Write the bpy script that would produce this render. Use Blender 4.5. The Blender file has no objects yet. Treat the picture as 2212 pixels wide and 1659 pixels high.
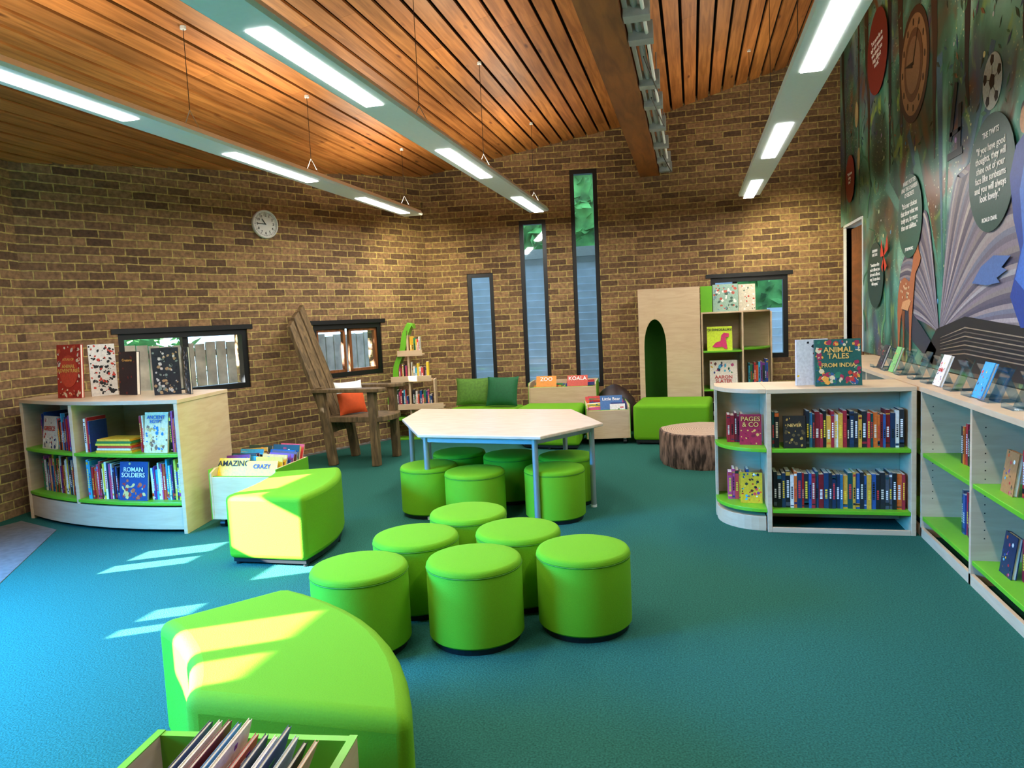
import bpy, math, random
from mathutils import Vector, Matrix
random.seed(7)
F=1560.0
def H(s):
    s=s.lstrip('#'); r=[int(s[i:i+2],16)/255 for i in (0,2,4)]
    return tuple(((c/12.92) if c<=.04045 else ((c+.055)/1.055)**2.4) for c in r)
# ---------------------------------------------------------------- camera
yaw=math.radians(14.2);pitch=math.radians(-5.1);roll=math.radians(-2.6)
R=Matrix.Rotation(yaw,4,'Z')@Matrix.Rotation(math.pi/2+pitch,4,'X')@Matrix.Rotation(roll,4,'Z')
cd=bpy.data.cameras.new('camera');co=bpy.data.objects.new('camera',cd);bpy.context.collection.objects.link(co)
co.matrix_world=Matrix.Translation((0,0,1.5))@R
cd.sensor_width=36;cd.lens=F/2212*36;cd.clip_start=.05
sc=bpy.context.scene; sc.camera=co
sc.view_settings.view_transform='Standard'
sc.view_settings.exposure=.2
# ---------------------------------------------------------------- materials
MATS={}
def newmat(n):
    m=bpy.data.materials.new(n);m.use_nodes=True;MATS[n]=m
    nt=m.node_tree;b=nt.nodes['Principled BSDF'];return m,nt,b
def N(nt,t,**k):
    n=nt.nodes.new(t)
    for a,v in k.items():
        if a in n.inputs.keys(): n.inputs[a].default_value=v
        else: setattr(n,a,v)
    return n
def plain(n,col,rough=.6,metal=0,noise=.06,scale=30,bump=0,spec=.5,sheen=0):
    m,nt,b=newmat(n);c=H(col) if isinstance(col,str) else col
    tc=N(nt,'ShaderNodeTexCoord');nz=N(nt,'ShaderNodeTexNoise');nz.inputs['Scale'].default_value=scale;nz.inputs['Detail'].default_value=4
    nt.links.new(tc.outputs['Object'],nz.inputs['Vector'])
    r=N(nt,'ShaderNodeValToRGB');r.color_ramp.elements[0].position=.3;r.color_ramp.elements[1].position=.7
    r.color_ramp.elements[0].color=tuple(x*(1-noise) for x in c)+(1,);r.color_ramp.elements[1].color=tuple(min(1,x*(1+noise)) for x in c)+(1,)
    nt.links.new(nz.outputs['Fac'],r.inputs[0]);nt.links.new(r.outputs[0],b.inputs['Base Color'])
    b.inputs['Roughness'].default_value=rough;b.inputs['Metallic'].default_value=metal;b.inputs['Specular IOR Level'].default_value=spec
    if sheen: b.inputs['Sheen Weight'].default_value=sheen
    if bump:
        bp=N(nt,'ShaderNodeBump');bp.inputs['Strength'].default_value=bump;bp.inputs['Distance'].default_value=.01
        nt.links.new(nz.outputs['Fac'],bp.inputs['Height']);nt.links.new(bp.outputs[0],b.inputs['Normal'])
    return m
def wood(n,c1,c2,scale=(1,1,1),rough=.45,attr=False,ring=6,knots=False):
    m,nt,b=newmat(n);tc=N(nt,'ShaderNodeTexCoord');mp=N(nt,'ShaderNodeMapping');mp.inputs['Scale'].default_value=scale
    nt.links.new(tc.outputs['Object'],mp.inputs['Vector'])
    nz=N(nt,'ShaderNodeTexNoise');nz.inputs['Scale'].default_value=ring;nz.inputs['Detail'].default_value=5;nz.inputs['Distortion'].default_value=.6
    nt.links.new(mp.outputs[0],nz.inputs['Vector'])
    r=N(nt,'ShaderNodeValToRGB');e=r.color_ramp.elements
    e[0].position=.35;e[0].color=H(c1)+(1,);e[1].position=.65;e[1].color=H(c2)+(1,)
    nt.links.new(nz.outputs['Fac'],r.inputs[0]);out=r.outputs[0]
    if knots:
        vo=N(nt,'ShaderNodeTexVoronoi');vo.inputs['Scale'].default_value=1;mp2=N(nt,'ShaderNodeMapping');mp2.inputs['Scale'].default_value=(6,1.6,1)
        nt.links.new(tc.outputs['Object'],mp2.inputs['Vector']);nt.links.new(mp2.outputs[0],vo.inputs['Vector'])
        lt=N(nt,'ShaderNodeMapRange');lt.inputs['From Min'].default_value=.04;lt.inputs['From Max'].default_value=.12;nt.links.new(vo.outputs['Distance'],lt.inputs['Value'])
        mx=N(nt,'ShaderNodeMix',data_type='RGBA');mx.inputs[6].default_value=H('#5f2e10')+(1,);nt.links.new(lt.outputs[0],mx.inputs[0]);nt.links.new(out,mx.inputs[7]);out=mx.outputs[2]
    if attr:
        a=N(nt,'ShaderNodeVertexColor');a.layer_name='Col';mx=N(nt,'ShaderNodeMix',data_type='RGBA',blend_type='MULTIPLY');mx.inputs[0].default_value=1
        nt.links.new(out,mx.inputs[6]);nt.links.new(a.outputs[0],mx.inputs[7]);out=mx.outputs[2]
    nt.links.new(out,b.inputs['Base Color']);b.inputs['Roughness'].default_value=rough
    return m
def colattr(n,rough=.45):
    m,nt,b=newmat(n);a=N(nt,'ShaderNodeVertexColor');a.layer_name='Col'
    tc=N(nt,'ShaderNodeTexCoord');nz=N(nt,'ShaderNodeTexNoise');nz.inputs['Scale'].default_value=60;nt.links.new(tc.outputs['Object'],nz.inputs['Vector'])
    hs=N(nt,'ShaderNodeHueSaturation');mr=N(nt,'ShaderNodeMapRange');mr.inputs['To Min'].default_value=.7;mr.inputs['To Max'].default_value=1.3
    nt.links.new(nz.outputs['Fac'],mr.inputs['Value']);nt.links.new(mr.outputs[0],hs.inputs['Value']);nt.links.new(a.outputs[0],hs.inputs['Color'])
    nt.links.new(hs.outputs[0],b.inputs['Base Color']);b.inputs['Roughness'].default_value=rough;return m
def brick():
    m,nt,b=newmat('brick_wall')
    tc=N(nt,'ShaderNodeTexCoord');sp=N(nt,'ShaderNodeSeparateXYZ');cb=N(nt,'ShaderNodeCombineXYZ');ad=N(nt,'ShaderNodeMath',operation='ADD')
    nt.links.new(tc.outputs['Object'],sp.inputs[0]);nt.links.new(sp.outputs[0],ad.inputs[0]);nt.links.new(sp.outputs[1],ad.inputs[1])
    nt.links.new(ad.outputs[0],cb.inputs[0]);nt.links.new(sp.outputs[2],cb.inputs[1])
    wn=N(nt,'ShaderNodeTexNoise');wn.inputs['Scale'].default_value=9;nt.links.new(cb.outputs[0],wn.inputs['Vector'])
    wm=N(nt,'ShaderNodeVectorMath',operation='SCALE');wm.inputs['Scale'].default_value=.016;nt.links.new(wn.outputs['Color'],wm.inputs[0])
    wa=N(nt,'ShaderNodeVectorMath',operation='ADD');nt.links.new(cb.outputs[0],wa.inputs[0]);nt.links.new(wm.outputs[0],wa.inputs[1])
    br=N(nt,'ShaderNodeTexBrick');br.inputs['Scale'].default_value=1;br.inputs['Brick Width'].default_value=.228;br.inputs['Row Height'].default_value=.079
    br.inputs['Mortar Size'].default_value=.008;br.inputs['Mortar Smooth'].default_value=.4;br.inputs['Bias'].default_value=-.05
    br.inputs['Color1'].default_value=H('#9b7a58')+(1,);br.inputs['Color2'].default_value=H('#594333')+(1,);br.inputs['Mortar'].default_value=H('#b8a466')+(1,)
    nt.links.new(wa.outputs[0],br.inputs['Vector'])
    nz=N(nt,'ShaderNodeTexNoise');nz.inputs['Scale'].default_value=26;nz.inputs['Detail'].default_value=8;nt.links.new(cb.outputs[0],nz.inputs['Vector'])
    rr=N(nt,'ShaderNodeValToRGB');rr.color_ramp.elements[0].position=.3;rr.color_ramp.elements[0].color=(.54,.53,.52,1);rr.color_ramp.elements[1].position=.68;rr.color_ramp.elements[1].color=(1.3,1.28,1.18,1)
    nt.links.new(nz.outputs['Fac'],rr.inputs[0])
    mx=N(nt,'ShaderNodeMix',data_type='RGBA',blend_type='MULTIPLY');mx.inputs[0].default_value=.9
    nt.links.new(br.outputs['Color'],mx.inputs[6]);nt.links.new(rr.outputs[0],mx.inputs[7]);nt.links.new(mx.outputs[2],b.inputs['Base Color'])
    b.inputs['Roughness'].default_value=.9
    s=N(nt,'ShaderNodeMath',operation='MULTIPLY_ADD');s.inputs[1].default_value=-1;nt.links.new(br.outputs['Fac'],s.inputs[0])
    k=N(nt,'ShaderNodeMath',operation='MULTIPLY');k.inputs[1].default_value=.5;nt.links.new(nz.outputs['Fac'],k.inputs[0]);nt.links.new(k.outputs[0],s.inputs[2])
    bp=N(nt,'ShaderNodeBump');bp.inputs['Strength'].default_value=.7;bp.inputs['Distance'].default_value=.011
    nt.links.new(s.outputs[0],bp.inputs['Height']);nt.links.new(bp.outputs[0],b.inputs['Normal']);return m
def emis(n,c,s):
    m,nt,b=newmat(n);b.inputs['Base Color'].default_value=c+(1,);b.inputs['Emission Color'].default_value=c+(1,);b.inputs['Emission Strength'].default_value=s;return m
def glass(n,tint=(1,1,1),k=.12):
    m,nt,b=newmat(n);o=nt.nodes['Material Output'];t=N(nt,'ShaderNodeBsdfTransparent');t.inputs[0].default_value=tint+(1,)
    g=N(nt,'ShaderNodeBsdfGlossy');g.inputs['Roughness'].default_value=.03;mx=N(nt,'ShaderNodeMixShader');mx.inputs[0].default_value=k
    nt.links.new(t.outputs[0],mx.inputs[1]);nt.links.new(g.outputs[0],mx.inputs[2]);nt.links.new(mx.outputs[0],o.inputs[0]);return m
BR=brick()
CARPET=plain('carpet','#2a6056',.95,noise=.35,scale=130,bump=.6,spec=.08)
LAM=wood('beech_laminate','#cbad8a','#d5bb98',(1.5,1.5,9),.4,ring=3)
LAMT=wood('table_laminate','#d3bda6','#dfcebb',(2,10,10),.3,ring=3)
GEDGE=plain('lime_edging','#68b320',.4,noise=.03)
GFAB=plain('lime_upholstery','#66a410',.8,noise=.05,scale=200,bump=.15,spec=.25)
GSEAM=plain('green_piping','#4a850e',.7)
BLK=plain('black_frame','#101214',.4)
DARK=plain('dark_void','#0a0806',.9)
WHITE=plain('white_paint','#e6ebe8',.45,noise=.02)
STEEL=plain('silver_leg','#a9b0b3',.35,metal=.6,noise=.03)
GREYM=plain('conduit_grey','#9aa3a3',.5,metal=.3)
PINE=wood('pine_slats','#965c28','#c07e40',(14,.8,4),.5,attr=True,ring=2.2,knots=True)
BEAM=wood('glulam_beam','#70401a','#985a26',(6,.8,6),.5,ring=2.5)
CHW=wood('rustic_oak','#4e3f28','#7d6644',(8,8,1.5),.65,ring=3)
DOORW=wood('door_timber','#6a3c1c','#8d5529',(8,8,1),.5,ring=3)
BOOK=colattr('book_covers')
PAGES=plain('paper_pages','#e9e2d0',.8,noise=.08,scale=200)
TILE=plain('grey_vinyl','#6f6a66',.5,noise=.25,scale=18)
EMI=emis('led_diffuser',(1,.99,.97),12)
GLASS=glass('window_glass',(.95,.98,1),.05)
ACR=glass('acrylic',(.68,.84,.96),.18)
LEAF=plain('foliage','#4a8240',.8,noise=.7,scale=3)
SIDING=plain('shed_boards','#b3c4d4',.8,noise=.12,scale=4)
FENCE=plain('fence_boards','#bdb4a8',.85,noise=.3,scale=6)
GROUND=plain('outside_ground','#7a7468',.95,noise=.3,scale=3)
TXW=plain('print_white','#f2f2ee',.6,noise=0);TXK=plain('print_black','#16161a',.6,noise=0)
TXR=plain('print_red','#c02a22',.6,noise=0);TXY=plain('print_yellow','#f2d22c',.6,noise=0);TXB=plain('print_blue','#1c4fa0',.6,noise=0);TXO=plain('print_gold','#e2b45c',.6,noise=0)
def muralmat():
    m,nt,b=newmat('mural_print');tc=N(nt,'ShaderNodeTexCoord')
    def noise(sc,det,dis,seed):
        mp=N(nt,'ShaderNodeMapping');mp.inputs['Scale'].default_value=(1,.6,.5);mp.inputs['Location'].default_value=(seed,seed*2,seed);nt.links.new(tc.outputs['Object'],mp.inputs[0])
        n=N(nt,'ShaderNodeTexNoise');n.inputs['Scale'].default_value=sc;n.inputs['Detail'].default_value=det;n.inputs['Distortion'].default_value=dis;nt.links.new(mp.outputs[0],n.inputs['Vector']);return n.outputs['Fac']
    r=N(nt,'ShaderNodeValToRGB');e=r.color_ramp.elements;e[0].position=.3;e[0].color=H('#122a2c')+(1,);e[1].position=.74;e[1].color=H('#b3d2c0')+(1,)
    for p,c in ((.4,'#1c4a41'),(.48,'#2c6c5a'),(.55,'#458c78'),(.63,'#76b49e')):
        x=r.color_ramp.elements.new(p);x.color=H(c)+(1,)
    nt.links.new(noise(1.9,7,1.2,0),r.inputs[0]);col=r.outputs[0]
    def mixin(col,fac,c,lo,hi):
        k=N(nt,'ShaderNodeMapRange');k.inputs['From Min'].default_value=lo;k.inputs['From Max'].default_value=hi;nt.links.new(fac,k.inputs['Value'])
        mx=N(nt,'ShaderNodeMix',data_type='RGBA');nt.links.new(k.outputs[0],mx.inputs[0]);nt.links.new(col,mx.inputs[6]);mx.inputs[7].default_value=H(c)+(1,);return mx.outputs[2]
    col=mixin(col,noise(1.3,5,1.5,5),'#4a4a78',.52,.7);col=mixin(col,noise(2.2,6,2,9),'#6a442c',.54,.68);col=mixin(col,noise(3.5,7,2,14),'#8fb04a',.6,.72)
    n2=N(nt,'ShaderNodeTexVoronoi');n2.inputs['Scale'].default_value=24;nt.links.new(tc.outputs['Object'],n2.inputs['Vector'])
    s=N(nt,'ShaderNodeMapRange');s.inputs['From Min'].default_value=.2;s.inputs['From Max'].default_value=.1;nt.links.new(n2.outputs['Distance'],s.inputs['Value'])
    s2=N(nt,'ShaderNodeMapRange');s2.inputs['From Min'].default_value=.47;s2.inputs['From Max'].default_value=.6;nt.links.new(noise(2.2,2,0,20),s2.inputs['Value'])
    k=N(nt,'ShaderNodeMath',operation='MULTIPLY');nt.links.new(s.outputs[0],k.inputs[0]);nt.links.new(s2.outputs[0],k.inputs[1])
    mx=N(nt,'ShaderNodeMix',data_type='RGBA');nt.links.new(k.outputs[0],mx.inputs[0]);nt.links.new(col,mx.inputs[6]);mx.inputs[7].default_value=H('#e4e8b8')+(1,)
    nt.links.new(mx.outputs[2],b.inputs['Base Color']);b.inputs['Roughness'].default_value=.3;return m
MURAL=muralmat()
# ---------------------------------------------------------------- mesh builder
I4=Matrix.Identity(4)
def frame(P,Q,z=0):
    a=math.atan2(Q[1]-P[1],Q[0]-P[0]);return Matrix.Translation((P[0],P[1],z))@Matrix.Rotation(a,4,'Z')
def dist(P,Q): return math.hypot(Q[0]-P[0],Q[1]-P[1])
class MB:
    def __init__(s): s.v=[];s.f=[];s.m=[];s.c=[];s.mats=[];s.T=I4.copy()
    def add(s,vs,fs,mat,col=(1,1,1)):
        if mat not in s.mats: s.mats.append(mat)
        i=s.mats.index(mat);o=len(s.v);s.v+=[tuple(s.T@Vector(p)) for p in vs]
        for f in fs: s.f.append([o+k for k in f]);s.m.append(i);s.c.append(col)
    def box(s,c,d,mat,col=(1,1,1),M=None):
        x,y,z=d[0]/2,d[1]/2,d[2]/2
        vs=[Vector((a*x,b*y,e*z)) for e in (-1,1) for b in (-1,1) for a in (-1,1)]
        if M is not None: vs=[M@p for p in vs]
        vs=[p+Vector(c) for p in vs]
        s.add(vs,[(0,2,3,1),(4,5,7,6),(0,1,5,4),(2,6,7,3),(0,4,6,2),(1,3,7,5)],mat,col)
    def bx(s,x0,x1,y0,y1,z0,z1,mat,col=(1,1,1)): s.box(((x0+x1)/2,(y0+y1)/2,(z0+z1)/2),(abs(x1-x0),abs(y1-y0),abs(z1-z0)),mat,col)
    def prism(s,poly,z0,z1,mat,col=(1,1,1),plane='xy'):
        ar=sum(poly[i][0]*poly[(i+1)%len(poly)][1]-poly[(i+1)%len(poly)][0]*poly[i][1] for i in range(len(poly)))
        if ar<0: poly=poly[::-1]
        n=len(poly)
        f=(lambda p,z:(p[0],p[1],z)) if plane=='xy' else (lambda p,z:(p[0],-z,p[1])) if plane=='xz' else (lambda p,z:(z,p[0],p[1]))
        vs=[f(p,z0) for p in poly]+[f(p,z1) for p in poly]
        s.add(vs,[list(range(n))[::-1],[n+i for i in range(n)]]+[(i,(i+1)%n,n+(i+1)%n,n+i) for i in range(n)],mat,col)
    def lathe(s,prof,c=(0,0,0),seg=40,mat=None,col=(1,1,1)):
        vs=[];fs=[];n=len(prof)
        for i in range(seg):
            a=2*math.pi*i/seg
            for r,z in prof: vs.append((c[0]+r*math.cos(a),c[1]+r*math.sin(a),c[2]+z))
        for i in range(seg):
            j=(i+1)%seg
            for k in range(n-1): fs.append((i*n+k,j*n+k,j*n+k+1,i*n+k+1))
        fs.append([i*n for i in range(seg)][::-1]);fs.append([i*n+n-1 for i in range(seg)])
        s.add(vs,fs,mat,col)
    def tube(s,p,q,r,mat,seg=12,r2=None,col=(1,1,1)):
        p=Vector(p);q=Vector(q);d=q-p;L=d.length;M=Matrix.Translation(p)@d.to_track_quat('Z','Y').to_matrix().to_4x4()
        T=s.T;s.T=T@M;s.lathe([(r,0),(r2 or r,L)],seg=seg,mat=mat,col=col);s.T=T
    def build(s,name,parent=None,bevel=0,smooth=False,seg=2,M=None,ang=35):
        me=bpy.data.meshes.new(name);me.from_pydata(s.v,[],s.f)
        for m in s.mats: me.materials.append(m)
        me.polygons.foreach_set('material_index',s.m)
        ca=me.color_attributes.new('Col','FLOAT_COLOR','CORNER');d=[]
        for p,c in zip(me.polygons,s.c): d+=(list(c)+[1])*p.loop_total
        ca.data.foreach_set('color',d)
        if smooth: me.polygons.foreach_set('use_smooth',[True]*len(s.f))
        me.update()
        o=bpy.data.objects.new(name,me);bpy.context.collection.objects.link(o)
        if M is not None:o.matrix_world=M
        if parent: o.parent=parent
        if bevel:
            b=o.modifiers.new('bevel','BEVEL');b.width=bevel;b.segments=seg;b.limit_method='ANGLE';b.angle_limit=math.radians(ang)
        if smooth:
            try: me.set_sharp_from_angle(angle=math.radians(40))
            except Exception: pass
        return o
def empty(name,loc=(0,0,0)):
    e=bpy.data.objects.new(name,None);bpy.context.collection.objects.link(e);e.empty_display_size=.2;return e
def text(body,size,org,right,up,mat,parent,name='lettering',align='CENTER',ext=.0008,sp=1.0):
    cu=bpy.data.curves.new(name,'FONT');cu.body=body;cu.size=size;cu.align_x=align;cu.align_y='CENTER';cu.extrude=ext;cu.space_line=sp;cu.resolution_u=3;cu.offset=size*.012
    o=bpy.data.objects.new(name,cu);bpy.context.collection.objects.link(o)
    dg=bpy.context.evaluated_depsgraph_get();me=bpy.data.meshes.new_from_object(o.evaluated_get(dg));bpy.data.objects.remove(o)
    r=Vector(right).normalized();u=Vector(up).normalized();n=r.cross(u)
    M=Matrix((r,u,n)).transposed().to_4x4();M.translation=Vector(org)
    me.transform(M);me.materials.clear();me.materials.append(mat)
    t=bpy.data.objects.new(name,me);bpy.context.collection.objects.link(t)
    if parent:t.parent=parent
    return t
# ---------------------------------------------------------------- room
ZN=(-5.6,-2.2);Z=(-5.6,4.2);A=(-5.75,5.2);B=(-3.55,9.5);C=(-.7,9.95);D=(1.84,9.95);E=(1.84,-2.2)
def zc(x):
    P=[(-6.6,2.89),(-5.75,3.06),(-3.55,3.49),(-.5,4.04),(1.84,4.66),(2.3,4.78)]
    for (a,b),(c,d) in zip(P,P[1:]):
        if x<=c: return b+(d-b)*(x-a)/(c-a)
    return P[-1][1]
def wall(name,P,Q,ops,h=4.95,th=.3,mat=BR):
    L=dist(P,Q);xs=sorted(set([0,L]+[o[0] for o in ops]+[o[1] for o in ops]));mb=MB()
    for a,b in zip(xs,xs[1:]):
        hs=sorted([(o[2],o[3]) for o in ops if o[0]<=a+1e-6 and o[1]>=b-1e-6]);z=0
        for lo,hi in hs:
            if lo>z: mb.bx(a,b,0,th,z,lo,mat)
            z=hi
        mb.bx(a,b,0,th,z,h,mat)
    return mb.build(name,M=frame(P,Q))
wn=[0]
def window(P,Q,a,b,z0,z1,fr=.05,bars=(),hb=(),dep=.1,inner=None):
    wn[0]+=1;mb=MB();e=.0
    for (x0,x1,y0,y1) in ((a,a+fr,z0,z1),(b-fr,b,z0,z1),(a+fr,b-fr,z0,z0+fr),(a+fr,b-fr,z1-fr,z1)): mb.bx(x0,x1,.02,.02+dep,y0,y1,BLK)
    for x in bars: mb.bx(x-.03,x+.03,.05,.12,z0+fr,z1-fr,BLK)
    for z in hb: mb.bx(a+fr,b-fr,.05,.11,z-.02,z+.02,BLK)
    if inner:
        for x0,x1 in inner:
            for q in ((x0,x0+.035,z0+fr,z1-fr),(x1-.035,x1,z0+fr,z1-fr),(x0,x1,z0+fr,z0+fr+.035),(x0,x1,z1-fr-.035,z1-fr)): mb.bx(q[0],q[1],.04,.09,q[2],q[3],DOORW)
    mb.bx(a+fr,b-fr,.075,.08,z0+fr,z1-fr,GLASS)
    return mb.build('window_%d'%wn[0],M=frame(P,Q))
LAB=dist(A,B);fy=lambda y:(y-5.2)/4.3*LAB
w1=(fy(5.88),fy(7.08),.88,1.53);w2=(fy(7.83),fy(8.75),.88,1.54)
sun_ops=[(2.45,3.1,.85,1.22),(1.85,2.95,1.36,1.95),(1.15,1.7,1.24,1.5),(-.85,-.15,2.1,2.6),(.15,.75,1.95,2.08)]  # out-of-view openings, shaped to throw sun patches on floor and ottomans
so=[(a+2.2,b+2.2,c,d) for a,b,c,d in sun_ops]
wall('wall_left_near',ZN,Z,so)
wall('wall_left_return',Z,A,[])
wall('wall_left',A,B,[w1,w2])
LBC=dist(B,C);fx=lambda x:(x+3.55)/2.85*LBC
w3=(fx(-3.0),fx(-2.64),.56,2.15);w4=(fx(-2.26),fx(-1.9),.56,2.83);w5=(fx(-1.56),fx(-1.2),.53,3.46)
wall('wall_back_left',B,C,[w3,w4,w5])
w6=(.94,1.9,.85,1.92)
wall('wall_back_right',C,D,[w6])
wall('wall_right',D,E,[(.3,1.22,0,2.42)])
wall('wall_near',E,ZN,[])
for w in (w1,w2):
    m=(w[0]+w[1])/2;window(A,B,*w,fr=.06,bars=(m,) if w is w1 else (),inner=[(w[0]+.06,m-.03),(m+.03,w[1]-.06)] if w is w2 else None)
for w in (w3,w4,w5): window(B,C,*w,fr=.055)
window(C,D,*w6,fr=.06,bars=(1.25,))
for w in so: window(ZN,Z,*w,fr=.03,bars=((w[0]+w[1])/2,))  # framed panes for the added sun-patch openings
for i,(w,P,Q) in enumerate(((w1,A,B),(w2,A,B),(w6,C,D))):
    t=MB();t.bx(w[0]-.06,w[1]+.06,-.012,.1,w[3],w[3]+.05,BLK);t.build('trim_%d'%(4+i),M=frame(P,Q))
fl=MB();fl.bx(-6.2,2.2,-2.6,10.4,-.1,0,CARPET);fl.build('floor')
t=MB();t.prism([(-4.24,3.47),(-4.93,4.55),(-5.5,4.75),(-5.6,4.2),(-5.6,2.0),(-4.2,2.0)],0,.004,TILE);t.build('trim_1')
t=MB();t.T=frame((-4.5,7.55),(-3.75,9.02));t.bx(0,1.6,-.02,.14,0,.012,TILE)
for i in range(16):t.bx(i*.1,i*.1+.05,0,.12,.012,.016,GREYM)
t.build('trim_2')
cl=MB();xs=[-6.3,-5.75,-3.55,-.5,1.84,2.2]
for a,b in zip(xs,xs[1:]):
    cl.add([(a,-2.6,zc(a)+.07),(b,-2.6,zc(b)+.07),(b,10.4,zc(b)+.07),(a,10.4,zc(a)+.07),(a,-2.6,zc(a)+.2),(b,-2.6,zc(b)+.2),(b,10.4,zc(b)+.2),(a,10.4,zc(a)+.2)],[(0,1,2,3),(4,7,6,5),(0,4,5,1),(2,6,7,3),(0,3,7,4),(1,5,6,2)],DARK)
CE=cl.build('ceiling')
sl=MB();x=-6.2;pit=.158;w=.134
while x<1.84:
    sx=(zc(x+w)-zc(x))/w;a=-math.atan(sx)
    ys=[-2.4]
    while ys[-1]<10.2: ys.append(min(10.2,ys[-1]+random.uniform(2.5,4.5)))
    for y0,y1 in zip(ys,ys[1:]):
        k=random.uniform(.8,1.15);sl.box((x+w/2,(y0+y1)/2,zc(x+w/2)+.012),(w,y1-y0-.002,.024),PINE,(k,k*random.uniform(.93,1),k*.95),Matrix.Rotation(a,4,'Y').to_3x3())
    x+=pit
s_=sl.build('slats',CE)
bm=MB();bm.bx(-.63,-.38,-2.2,9.93,3.3,4.03,BEAM);bm.build('ceiling_beam')
cn=MB();CX=.16;cn.T=Matrix.Translation((CX,0,0));cn.tube((-.46,-2,3.36),(-.46,9.9,3.36),.022,GREYM);cn.tube((-.41,-2,3.33),(-.41,9.9,3.33),.012,WHITE)
cn.bx(-.53,-.50,-2,9.9,3.34,3.40,GREYM)
for y in (3.2,4.6,5.0,6.0,6.6,7.4,8.2,9.0,9.6):
    cn.bx(-.53,-.37,y,y+.11,3.29,3.41,GREYM);cn.tube((-.45,y+.05,3.4),(-.45,y+.05,4.03),.006,GREYM,8)
for y in (5.3,6.3,8.6): cn.tube((-.45,y,3.28),(-.38,y+.9,3.26),.006,BLK,6)
cn.build('cable_conduit',bevel=.004)
sd=MB();sd.T=Matrix.Translation((.05,6.2,zc(.05)));sd.lathe([(.0,-.055),(.03,-.055),(.045,-.035),(.06,-.03),(.065,0)],seg=24,mat=WHITE);sd.build('smoke_detector',smooth=True)
def pendant(X,y1,cs):
    e=empty('pendant_strip_light');mb=MB();y0=-1.9;z=2.8
    sec=[(-.115,z),(.115,z),(.125,z+.02),(.10,z+.06),(-.10,z+.06),(-.125,z+.02)]
    mb.T=Matrix.Translation((X,0,0));n=len(sec)
    vs=[(p[0],y0,p[1]) for p in sec]+[(p[0],y1,p[1]) for p in sec]
    mb.add(vs,[list(range(n)),[n+i for i in range(n)][::-1]]+[(i,n+i,n+(i+1)%n,(i+1)%n) for i in range(n)],WHITE)
    mb.build('housing',e)
    d=MB();d.T=Matrix.Translation((X,0,0))
    for c in cs: d.bx(-.056,.056,c-.6,c+.6,z-.005,z+.004,EMI)
    d.build('diffusers',e)
    wr=MB()
    for y in [y1-.25,y1-2.4,y1-4.0,y1-6.2,y1-8.5]:
        zt=zc(X);wr.tube((X,y,z+.06+.14),(X,y,zt),.0025,BLK,6)
        for s in (-1,1): wr.tube((X+s*.07,y,z+.06),(X,y,z+.2),.003,STEEL,6)
        wr.tube((X,y,zt-.02),(X,y,zt),.02,WHITE,12)
    wr.build('suspension_wires',e)
    for c in cs+[cs[-1]-2.3]:
        for nm,zz,rot,en,col in (('down',z-.02,0,24,(1,.96,.89)),('up',z+.1,math.pi,13,(1,.88,.7))):
            l=bpy.data.lights.new('tube_'+nm,'AREA');l.shape='RECTANGLE';l.size=.11;l.size_y=1.2;l.energy=en;l.color=col
            o=bpy.data.objects.new('tube_'+nm,l);bpy.context.collection.objects.link(o);o.location=(X,c,zz);o.rotation_euler=(rot,0,0);o.parent=e
pendant(-3.25,8.35,[7.5,5.35,3.2]);pendant(-1.8,8.85,[8.25,5.9,3.5]);pendant(.67,8.95,[8.5,6.2,3.85])
ck=empty('wall_clock');M=frame(A,B);cc=M@Vector((fy(7.35),0,2.69));rt=Vector((M[0][0],M[1][0],0));nr=Vector((rt.y,-rt.x,0));up=Vector((0,0,1))
K=Matrix((rt,up,nr)).transposed().to_4x4();K.translation=cc
mb=MB();mb.T=K;mb.lathe([(.155,0),(.158,.03),(.15,.04),(.14,.035),(.138,.025)],seg=48,mat=WHITE);mb.build('case',ck,smooth=True)
mb=MB();mb.T=K
for i in range(60):
    a=i*math.pi/30;l=.012 if i%5 else .02;mb.box((math.sin(a)*.125,math.cos(a)*.125,.027),(.002 if i%5 else .004,l,.002),TXK,M=Matrix.Rotation(-a,3,'Z'))
for a,l,w in ((math.radians(272),.1,.007),(math.radians(325),.075,.009)):
    mb.box((math.sin(a)*l*.42,math.cos(a)*l*.42,.03),(w,l,.002),TXK,M=Matrix.Rotation(-a,3,'Z'))
mb.build('hands_and_ticks',ck)
for i in range(1,13):
    a=i*math.pi/6;p=cc+rt*math.sin(a)*.098+up*math.cos(a)*.098+nr*.027;text(str(i),.04,p,rt,up,TXK,ck,'numeral')
dr=MB();dr.T=frame(D,E)
dr.bx(.33,1.19,.05,.10,0,2.40,DOORW);dr.bx(.42,1.1,.04,.05,.25,1.1,BEAM);dr.bx(.42,1.1,.04,.05,1.25,2.25,BEAM)
dr.build('door_1',bevel=.005)
tr=MB();tr.T=frame(D,E)
tr.bx(.27,.3,-.03,.12,0,2.45,WHITE);tr.bx(.27,1.22,-.03,.12,2.42,2.45,WHITE);tr.bx(1.19,1.22,-.01,.12,0,2.42,DOORW);tr.bx(1.22,1.25,-.02,.0,.97,2.45,WHITE);tr.build('trim_3')
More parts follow.
